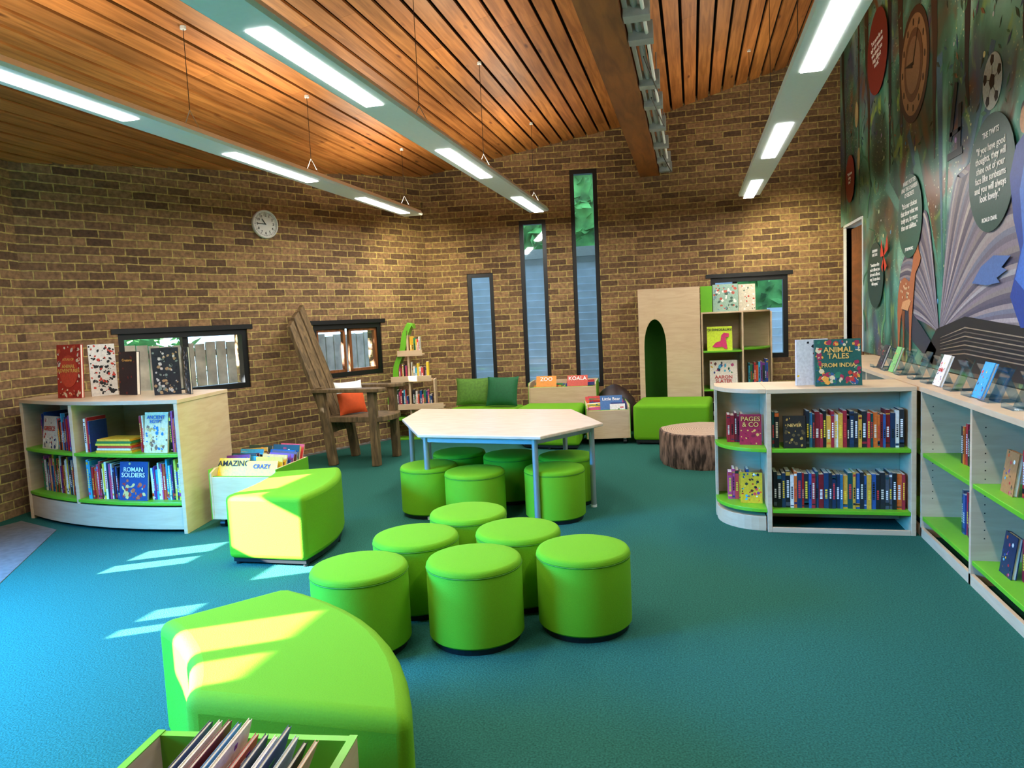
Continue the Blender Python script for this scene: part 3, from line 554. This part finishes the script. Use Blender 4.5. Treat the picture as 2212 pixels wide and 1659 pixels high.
# ---------------------------------------------------------------- storyteller chair
ch=empty('storytelling_chair');mb=MB()
def beamp(mb,p,q,w,t,mat,up=(0,1,0)):
    p=Vector(p);q=Vector(q);d=(q-p);L=d.length;zz=d.normalized();u=Vector(up);xx=u.cross(zz).normalized();yy=zz.cross(xx)
    M=Matrix((xx,yy,zz)).transposed().to_4x4();M.translation=(p+q)/2;T=mb.T;mb.T=T@M;mb.box((0,0,0),(t,w,L),mat);mb.T=T
y0,y1=7.08,7.62
for y in (y0,y1): beamp(mb,(-3.84,y,0),(-3.95,y,.86),.08,.09,CHW);beamp(mb,(-3.32,y-.02,0),(-3.34,y,.80),.09,.08,CHW)
mb.build('legs',ch,bevel=.008)
mb=MB();mb.prism([(-3.92,y0+.02),(-3.3,y0-.02)]+arc((-3.26,y0),(-3.26,y1),.08,8)+[(-3.92,y1)],.47,.53,CHW)
mb.prism([(-4.05,y0-.06),(-3.22,y0-.1),(-3.18,y0+.02),(-3.3,y0+.1),(-4.05,y0+.05)],.80,.84,CHW);mb.prism([(-4.05,y1-.05),(-3.3,y1-.08),(-3.2,y1),(-3.22,y1+.1),(-4.05,y1+.06)],.80,.84,CHW)
mb.build('seat_and_arms',ch,bevel=.008)
mb=MB()
for i,(ya,yb,zt) in enumerate(((y0+.03,y0+.18,1.60),(y0+.19,y0+.37,1.70),(y0+.38,y0+.53,1.78))):
    f=lambda z:-3.86-(z-.35)*.36
    pts=[(ya,.35),(yb,.35),(yb-.01,zt),(ya+.02,zt-.07)]
    vs=[(f(z),y,z) for y,z in pts]+[(f(z)-.05,y,z) for y,z in pts];mb.add(vs,[(0,1,2,3),(7,6,5,4),(0,4,5,1),(1,5,6,2),(2,6,7,3),(3,7,4,0)],CHW)
mb.build('tall_back_boards',ch,bevel=.006)
def cushion(name,c,w,h,t,rx,rz,mat,mat2=None):
    mb=MB();n=14;vs=[];fs=[]
    for s in (1,-1):
        for i in range(n+1):
            for j in range(n+1):
                u=-1+2*i/n;v=-1+2*j/n;e=max(0,(1-u**2)*(1-v**2))**.45;k=1-.07*(1-abs(u)**3)*abs(v)**4;k2=1-.07*(1-abs(v)**3)*abs(u)**4
                vs.append((u*w/2*k2,s*t/2*e,v*h/2*k))
    m=(n+1)**2
    for i in range(n):
        for j in range(n):
            a=i*(n+1)+j;fs.append((a,a+1,a+n+2,a+n+1));fs.append((m+a,m+a+n+1,m+a+n+2,m+a+1))
    if mat2:
        mb.add(vs,[f for k,f in enumerate(fs) if (k//2)%n<9],mat);mb.add(vs,[f for k,f in enumerate(fs) if (k//2)%n>=9],mat2)
    else: mb.add(vs,fs,mat)
    return mb.build(name,M=Matrix.Translation(c)@Matrix.Rotation(math.radians(rz),4,'Z')@Matrix.Rotation(math.radians(rx),4,'X'),smooth=True)
OR=plain('orange_fabric','#d8541e',.8);OLV=plain('olive_green_fabric','#4f7a26',.8,noise=.2,scale=40);DGR=plain('emerald_fabric','#0b5a30',.75,noise=.15,scale=60);DBR=plain('dark_brown_leather','#2c1c18',.5,noise=.3,scale=20)
cushion('orange_cushion',(-3.72,7.34,.715),.36,.38,.12,-15,60,OR,WHITE)
cushion('olive_cushion',(-2.74,8.80,.605),.46,.36,.16,-15,5,OLV);cushion('emerald_cushion',(-2.32,8.66,.615),.42,.38,.16,-18,-5,DGR)
mb=MB();mb.lathe([(.0,0),(.22,0),(.3,.1),(.3,.25),(.26,.42),(.16,.54),(.05,.6),(.0,.61)],seg=24,mat=DBR)
mb.v=[(v[0]*(1+.05*math.sin(7*v[1]+9*v[2])),v[1]*.8,v[2]) for v in mb.v];mb.build('bean_bag',M=Matrix.Translation((-1.0,9.34,0)),smooth=True)
# ---------------------------------------------------------------- tree-shaped shelf
tb=empty('tree_shaped_bookshelf');ft=frame((-3.86,8.60),(-3.12,8.78));mb=MB();mb.T=ft
outer=[];inner=[]
for i in range(25):
    u=i/24;z=.26+u*1.22;xo=.0+.30*u**1.5+.02*math.sin(u*math.pi*6)*(1-u*.5);outer.append((xo,z));inner.append((xo+.06+.02*u,z))
mb.prism(outer+[(.33,1.52),(.39,1.50),(.40,1.44)]+inner[::-1],-.26,-.0,GEDGE,plane='xz')
mb.bx(.30,.325,.0,.22,0,1.42,LAM);mb.bx(.02,.66,.0,.24,.26,.30,GEDGE);mb.bx(.12,.5,.02,.22,0,.025,GEDGE)
SH=((.42,.02,.74),(.78,.08,.60),(1.11,.18,.50))
for z,a,b_ in SH:
    mb.bx(a,b_,-.02,.24,z-.02,z,LAM);mb.bx(a,b_,-.032,-.02,z-.02,z+.055,LAM)
mb.bx(.62,.64,.0,.24,.30,.78,LAM)
mb.build('shelf_unit',tb,bevel=.003)
mb=MB();mb.T=ft
for z,a,b_ in SH:
    bookrow(mb,max(a+.07,.09),.295,z,(.15,.24),(.1,.14),(.01,.03),y=.03);bookrow(mb,.34,min(b_,.62)-.02,z,(.15,.24),(.1,.14),(.01,.03),y=.03)
mb.build('small_books',tb)
# ---------------------------------------------------------------- reading nook
nk=empty('arched_reading_nook');X0,X1,Y0,Y1,HN=-.66,.09,9.22,9.85,1.78
ax,aw,ah=-.46,.135,1.42
mb=MB();arcp=[(ax+aw*math.cos(math.pi*i/16),1.08+(ah-1.08)*math.sin(math.pi*i/16)) for i in range(17)]
half=[(X0,0),(ax-aw,0)]+arcp[::-1][:9]+[(ax,HN),(X0,HN)]
mb.T=Matrix.Translation((0,Y0,0))
mb.prism(half,-.02,0,LAM,plane='xz')
half2=[(X1,0),(X1,HN),(ax,HN)]+arcp[::-1][8:]+[(ax+aw,0)]
mb.prism(half2,-.02,0,LAM,plane='xz')
mb.T=I4.copy();mb.bx(X0,X0+.02,Y0+.02,Y1,0,HN,LAM);mb.bx(X1-.02,X1,Y0+.02,Y1,0,HN,LAM);mb.bx(X0,X1,Y0,Y1,HN,HN+.02,LAM)
mb.build('nook_panels',nk,bevel=.002)
mb=MB();gi=plain('nook_green_lining','#3f8a1c',.6);mb.bx(X0+.02,X1-.02,Y1-.02,Y1,0,HN,gi);mb.bx(X0+.021,X0+.026,Y0+.03,Y1-.02,0,HN,gi);mb.bx(X1-.026,X1-.021,Y0+.03,Y1-.02,0,HN,gi);mb.build('green_lining',nk)
ns=empty('display_bookshelf');mb=MB()
def shelfbox(mb,x0,x1,y0,y1,zs,top):
    for x in (x0,x1-.02): mb.bx(x,x+.02,y0,y1,0,top,LAM)
    mb.bx(x0,x1,y1-.02,y1,0,top,LAM);mb.bx(x0,x1,y0,y1,top,top+.02,LAM)
    for z in zs: mb.bx(x0+.02,x1-.02,y0,y1-.02,z-.02,z,GEDGE)
shelfbox(mb,.10,.60,9.25,9.83,(.12,.52,1.0),1.46)
q=[(.60,9.28)]+[(.60+.36*math.sin(math.pi/2*i/8),9.80-.5*math.cos(math.pi/2*i/8)) for i in range(1,9)]+[(.60,9.82)]
for z in (.12,.55,1.02): mb.prism(q,z-.02,z,GEDGE)
mb.prism(q,1.46,1.48,LAM);mb.bx(.60,.98,9.80,9.83,0,1.46,LAM);mb.bx(.95,.97,9.66,9.80,0,1.46,LAM)
mb.bx(.10,.24,9.30,9.32,1.48,1.80,GEDGE);mb.build('carcass',ns,bevel=.002)
mb=MB();mb.T=Matrix.Translation((.66,9.42,0))
for z in (.12,.55):bookrow(mb,0,.26,z,(.24,.34),(.12,.16),(.015,.03))
mb.T=Matrix.Translation((.13,9.35,0));bookrow(mb,0,.43,.12,(.2,.28),(.12,.16),(.015,.03));mb.build('shelved_books')
db=facebook('dinosaur_picture_book',(.32,9.30,1.0),0,.30,.30,.012,'#c8e01e',[('OI DINOSAURS!',.042,.86,TXK)],nb=0)
dm=MB();dm.T=Matrix.Translation((.33,9.288,1.02))@Matrix.Rotation(math.radians(-8),4,'X')
dm.prism([(-.1,.03),(-.06,.02),(.02,.03),(.05,.0),(.08,.0),(.07,.08),(.06,.14),(.1,.15),(.1,.19),(.04,.2),(.01,.17),(.0,.1),(-.06,.08)],.002,.004,BOOK,H('#c8205e'),plane='xz')
dm.build('dinosaur_cover_art',db)
facebook('picture_book',(.36,9.31,.52),0,.33,.36,.012,'#e8dcc8',[('AARON\nSLATER',.06,.34,TXR)],nb=50,deco='edge',ex=(.4,.15,.5))
facebook('picture_book',(.40,9.36,1.48),0,.30,.34,.015,'#8fae9a',[],nb=50,pal=['#e8e4da','#3a5a4a','#c0503a','#6a8a9a'])
facebook('picture_book',(.66,9.44,1.48),0,.20,.33,.02,'#c8c0a8',[],nb=30,pal=['#e8e4da','#3a5a4a','#c0503a'])
# ---------------------------------------------------------------- right bookcase
rc=empty('round_ended_bookcase');mb=MB();TOP=.965;a0,a1,f0,f1=.49,1.36,5.00,5.52
mb.bx(a0-.03,a0,f0,f1,0,TOP-.03,LAM);mb.bx(a1-.03,a1,f0,f1,0,TOP-.03,LAM);mb.bx(a0,a1-.03,f0,f0+.02,.0,.035,LAM);mb.bx(a0,a1-.03,f0+.27,f0+.29,.035,TOP-.03,LAM)
mb.bx(a0,a1-.03,f1-.02,f1,.0,TOP-.03,LAM);mb.bx(a0-.03,a1,f0,f1,TOP-.03,TOP,LAM)
ee=[(a0-.03-.32*math.sin(math.pi/2*i/10),5.36-.34*math.cos(math.pi/2*i/10)) for i in range(11)];ep=[(a0-.03,5.02)]+ee[1:]+[(a0-.35,f1),(a0-.03,f1)]
mb.prism(ep,TOP-.03,TOP,LAM);mb.bx(a0-.35,a0-.33,5.40,f1,0,TOP-.03,LAM);mb.bx(a0-.33,a0-.03,f1-.02,f1,0,TOP-.03,LAM);mb.prism([(p[0]*.96+.3*.04,p[1]*.96+5.3*.04) for p in ep],0,.10,LAM)
mb.build('carcass',rc,bevel=.003)
mb=MB()
for z in (.155,.565): mb.bx(a0,a1-.03,f0+.005,f0+.27,z-.025,z,GEDGE);mb.prism(ep,z-.025,z,GEDGE)
mb.build('green_shelves',rc,bevel=.003)
mb=MB();mb.T=Matrix.Translation((0,f0+.06,0))
bookrow(mb,a0+.015,a1-.045,.155,(.22,.25),(.12,.15),(.013,.032),pal=DPAL);bookrow(mb,a0+.01,a0+.075,.565,(.22,.25),(.12,.15),(.013,.03),pal=DPAL);bookrow(mb,a0+.225,a1-.045,.565,(.21,.25),(.12,.15),(.013,.032),pal=DPAL)
mb.T=Matrix.Translation((.22,5.27,0));bookrow(mb,0,.16,.155,(.18,.22),(.1,.13),(.015,.03));bookrow(mb,0,.13,.565,(.18,.22),(.1,.13),(.015,.03),pal=['#a3202a','#12334a','#7a1a2a','#d8c9a0'])
mb.build('shelved_books')
facebook('novel_face_out',(.37,5.17,.565),-4,.145,.21,.02,'#a01a3c',[('PAGES\n& CO',.045,.75,TXO)],nb=30,deco='edge',ex=(.5,.55,1),pal=['#d8a850','#7a1030'])
facebook('novel_face_out',(.37,5.17,.155),-4,.145,.21,.02,'#d8b020',[],nb=40)
facebook('novel_face_out',(.64,5.04,.565),0,.14,.215,.02,'#1c1a16',[('NEVER',.03,.7,TXO)],nb=24,pal=['#b08a3a','#5a4a2a'])
facebook('animal_tales_book',(.93,5.14,TOP),4,.29,.31,.02,'#1f5a50',[('ANIMAL\nTALES',.05,.7,TXO),('FROM INDIA',.038,.44,TXO)],deco='edge',nb=200,tilt=6,ex=(.29,.34,.82),pal=['#c04030','#e0a040','#2a7a5a','#d8c9a0','#a02a4a','#2a5a8a'])
facebook('white_cover_book',(.78,5.24,TOP),18,.22,.31,.015,'#d8dde2',[],nb=5,tilt=0)
wr=empty('low_wall_shelving');mb=MB();xf,xb=1.385,1.82;ys=[8.2,7.35,6.5,5.55,5.0,4.16,3.3,2.45,1.6,.75,-.1,-.95]
mb.bx(xf-.01,xb,ys[-1],ys[0],TOP-.03,TOP,LAM);mb.bx(xb-.02,xb,ys[-1],ys[0],0,TOP-.03,LAM);mb.bx(xf,xf+.02,ys[-1],ys[0],0,.06,LAM)
for y in ys: mb.bx(xf,xb-.02,y-.014,y+.014,.0,TOP-.03,LAM)
for y in ys[3:8]:
    for i in range(14):
        for s in (-.0145,.0145): mb.bx(xf+.06,xf+.066,y+s-.0008,y+s+.0008,.25+i*.045,.256+i*.045,DARK)
mb.build('carcass',wr,bevel=.003)
mb=MB()
for a,b in zip(ys,ys[1:]):
    for z in (.135,.545): mb.bx(xf+.005,xb-.02,b+.015,a-.015,z-.025,z,GEDGE)
mb.build('green_shelves',wr,bevel=.003)
mb=MB()
for i,(a,b) in enumerate(zip(ys,ys[1:])):
    mb.T=frame((xf+.12,a-.02),(xf+.12,b+.02));L=a-b-.04
    for z in (.135,.545): bookrow(mb,.02+(L*.35 if i<5 else .26),L-.03,z,(.19,.26),(.13,.18),(.015,.035),pal=DPAL)
mb.T=I4.copy();mb.build('shelved_books')
for y,z,c in ((3.93,.545,'#b07a4a'),(3.93,.135,'#1a2a4a')): facebook('paperback_face_out',(xf+.08,y,z),-90,.14,.21,.02,c,[],nb=24)
for i,y in enumerate((6.6,6.25,5.85,5.5,5.2,4.75,4.45,4.2,3.9,3.6)):
    e=empty('acrylic_book_stand');mb=MB();mb.T=Matrix.Translation((1.50,y,TOP))@Matrix.Rotation(math.radians(-90),4,'Z')
    M2=Matrix.Rotation(math.radians(-22),4,'X');T=mb.T;mb.T=T@M2;mb.bx(-.07,.07,0,.004,0,.2,ACR);mb.T=T;mb.bx(-.07,.07,-.05,.1,0,.004,ACR);mb.bx(-.07,.07,-.05,-.046,0,.025,ACR)
    mb.T=T@Matrix.Translation((0,.1,0))@Matrix.Rotation(math.radians(22),4,'X');mb.bx(-.07,.07,0,.004,0,.19,ACR);mb.build('stand',e)
for y,c,t in ((6.42,'#26282c',''),(6.05,'#7ab86a',''),(4.98,'#e8e4da','DEAD'),(4.32,'#3aa0d8','')):
    facebook('display_paperback',(1.46,y,TOP+.006),-90,.13,.2,.015,c,[(t,.03,.5,TXR)] if t else [],tilt=20,nb=16)
# ---------------------------------------------------------------- outside
gd=MB();gd.bx(-16,8,-8,20,-.16,-.11,GROUND);gd.build('outside_ground')
sh=MB()
for i in range(21): sh.box((-1.8,12.2,.06+i*.12),(4.6,.03,.125),SIDING,M=Matrix.Rotation(math.radians(8),3,'X'))
sh.bx(-4.3,.7,12.25,14,-.1,2.5,SIDING);sh.prism([(-4.4,2.5),(.8,2.5),(.6,2.66),(-4.2,2.66)],-14.1,-12.1,GREYM,plane='xz');sh.build('garden_shed')
sh=MB()
for i in range(12): sh.box((2.6,11.6,.06+i*.12),(3,.03,.125),SIDING,M=Matrix.Rotation(math.radians(8),3,'X'))
sh.bx(1.1,4.1,11.62,11.66,-.1,1.5,SIDING);sh.build('timber_fence')
ff=MB();ff.T=frame((-8.2,4.5),(-5.2,10.9))
for i in range(48): ff.bx(i*.15,i*.15+.13,0,.03,-.1,1.38+random.uniform(-.03,.03),FENCE)
for z in (.4,1.2): ff.bx(0,7.2,.03,.07,z,z+.08,FENCE)
ff.build('board_fence')
def foliage(name,c,s,n,lf=.14):
    mb=MB()
    for i in range(n):
        p=Vector((random.uniform(-s[0]/2,s[0]/2),random.uniform(-s[1]/2,s[1]/2),random.uniform(-s[2]/2,s[2]/2)));p+=Vector(c)
        a=Vector((random.gauss(0,1),random.gauss(0,1),random.gauss(0,1))).normalized();b_=a.orthogonal().normalized();k=lf*random.uniform(.6,1.4)
        mb.add([p-a*k,p+b_*k*.45,p+a*k,p-b_*k*.45],[(0,1,2,3)],LEAF)
    mb.bx(c[0]-s[0]*.45,c[0]+s[0]*.45,c[1]-s[1]*.3,c[1]+s[1]*.3,-.1,c[2]+s[2]*.46,LEAF)
    return mb.build(name)
foliage('garden_hedge',(-.5,16.6,3.6),(13,1.6,7.4),11000,.2);foliage('sun_block_hedge',(-12.0,8.7,5.4),(1.4,13,10.8),9000,.22)  # western hedge is added to block the sun from shed and back foliage
# ---------------------------------------------------------------- light
w=bpy.data.worlds.new('sky');sc.world=w;w.use_nodes=True;bg=w.node_tree.nodes['Background'];bg.inputs[0].default_value=(.48,.74,1,1);bg.inputs[1].default_value=5
sn=bpy.data.lights.new('sun','SUN');sn.energy=100;sn.angle=.006;sn.color=(1,.97,.92);s_o=bpy.data.objects.new('sun',sn);bpy.context.collection.objects.link(s_o)
s_o.rotation_euler=Vector((.807,.464,-.375)).to_track_quat('-Z','Y').to_euler()
def area(n,loc,tgt,sx,sy,e,c,spread=180):
    l=bpy.data.lights.new(n,'AREA');l.shape='RECTANGLE';l.size=sx;l.size_y=sy;l.energy=e;l.color=c;l.spread=math.radians(spread);o=bpy.data.objects.new(n,l);bpy.context.collection.objects.link(o);o.location=loc
    o.rotation_euler=(Vector(tgt)-Vector(loc)).to_track_quat('-Z','Y').to_euler()
area('window_skylight',(-5.35,1.4,1.8),(-3.7,2.2,0),3.0,1.0,640,(.02,.36,1),95)
def spot(n,loc,tgt,e,c,ang=70):
    l=bpy.data.lights.new(n,'SPOT');l.energy=e;l.color=c;l.spot_size=math.radians(ang);l.spot_blend=.9;l.shadow_soft_size=.08;o=bpy.data.objects.new(n,l);bpy.context.collection.objects.link(o);o.location=loc
    o.rotation_euler=(Vector(tgt)-Vector(loc)).to_track_quat('-Z','Y').to_euler()
spot('wall_washer',(-3.1,8.2,2.75),(-3.7,9.3,1.9),60,(1,.88,.55),100)
spot('wall_washer',(.9,8.9,2.75),(1.3,9.95,2.0),60,(1,.88,.55),100)
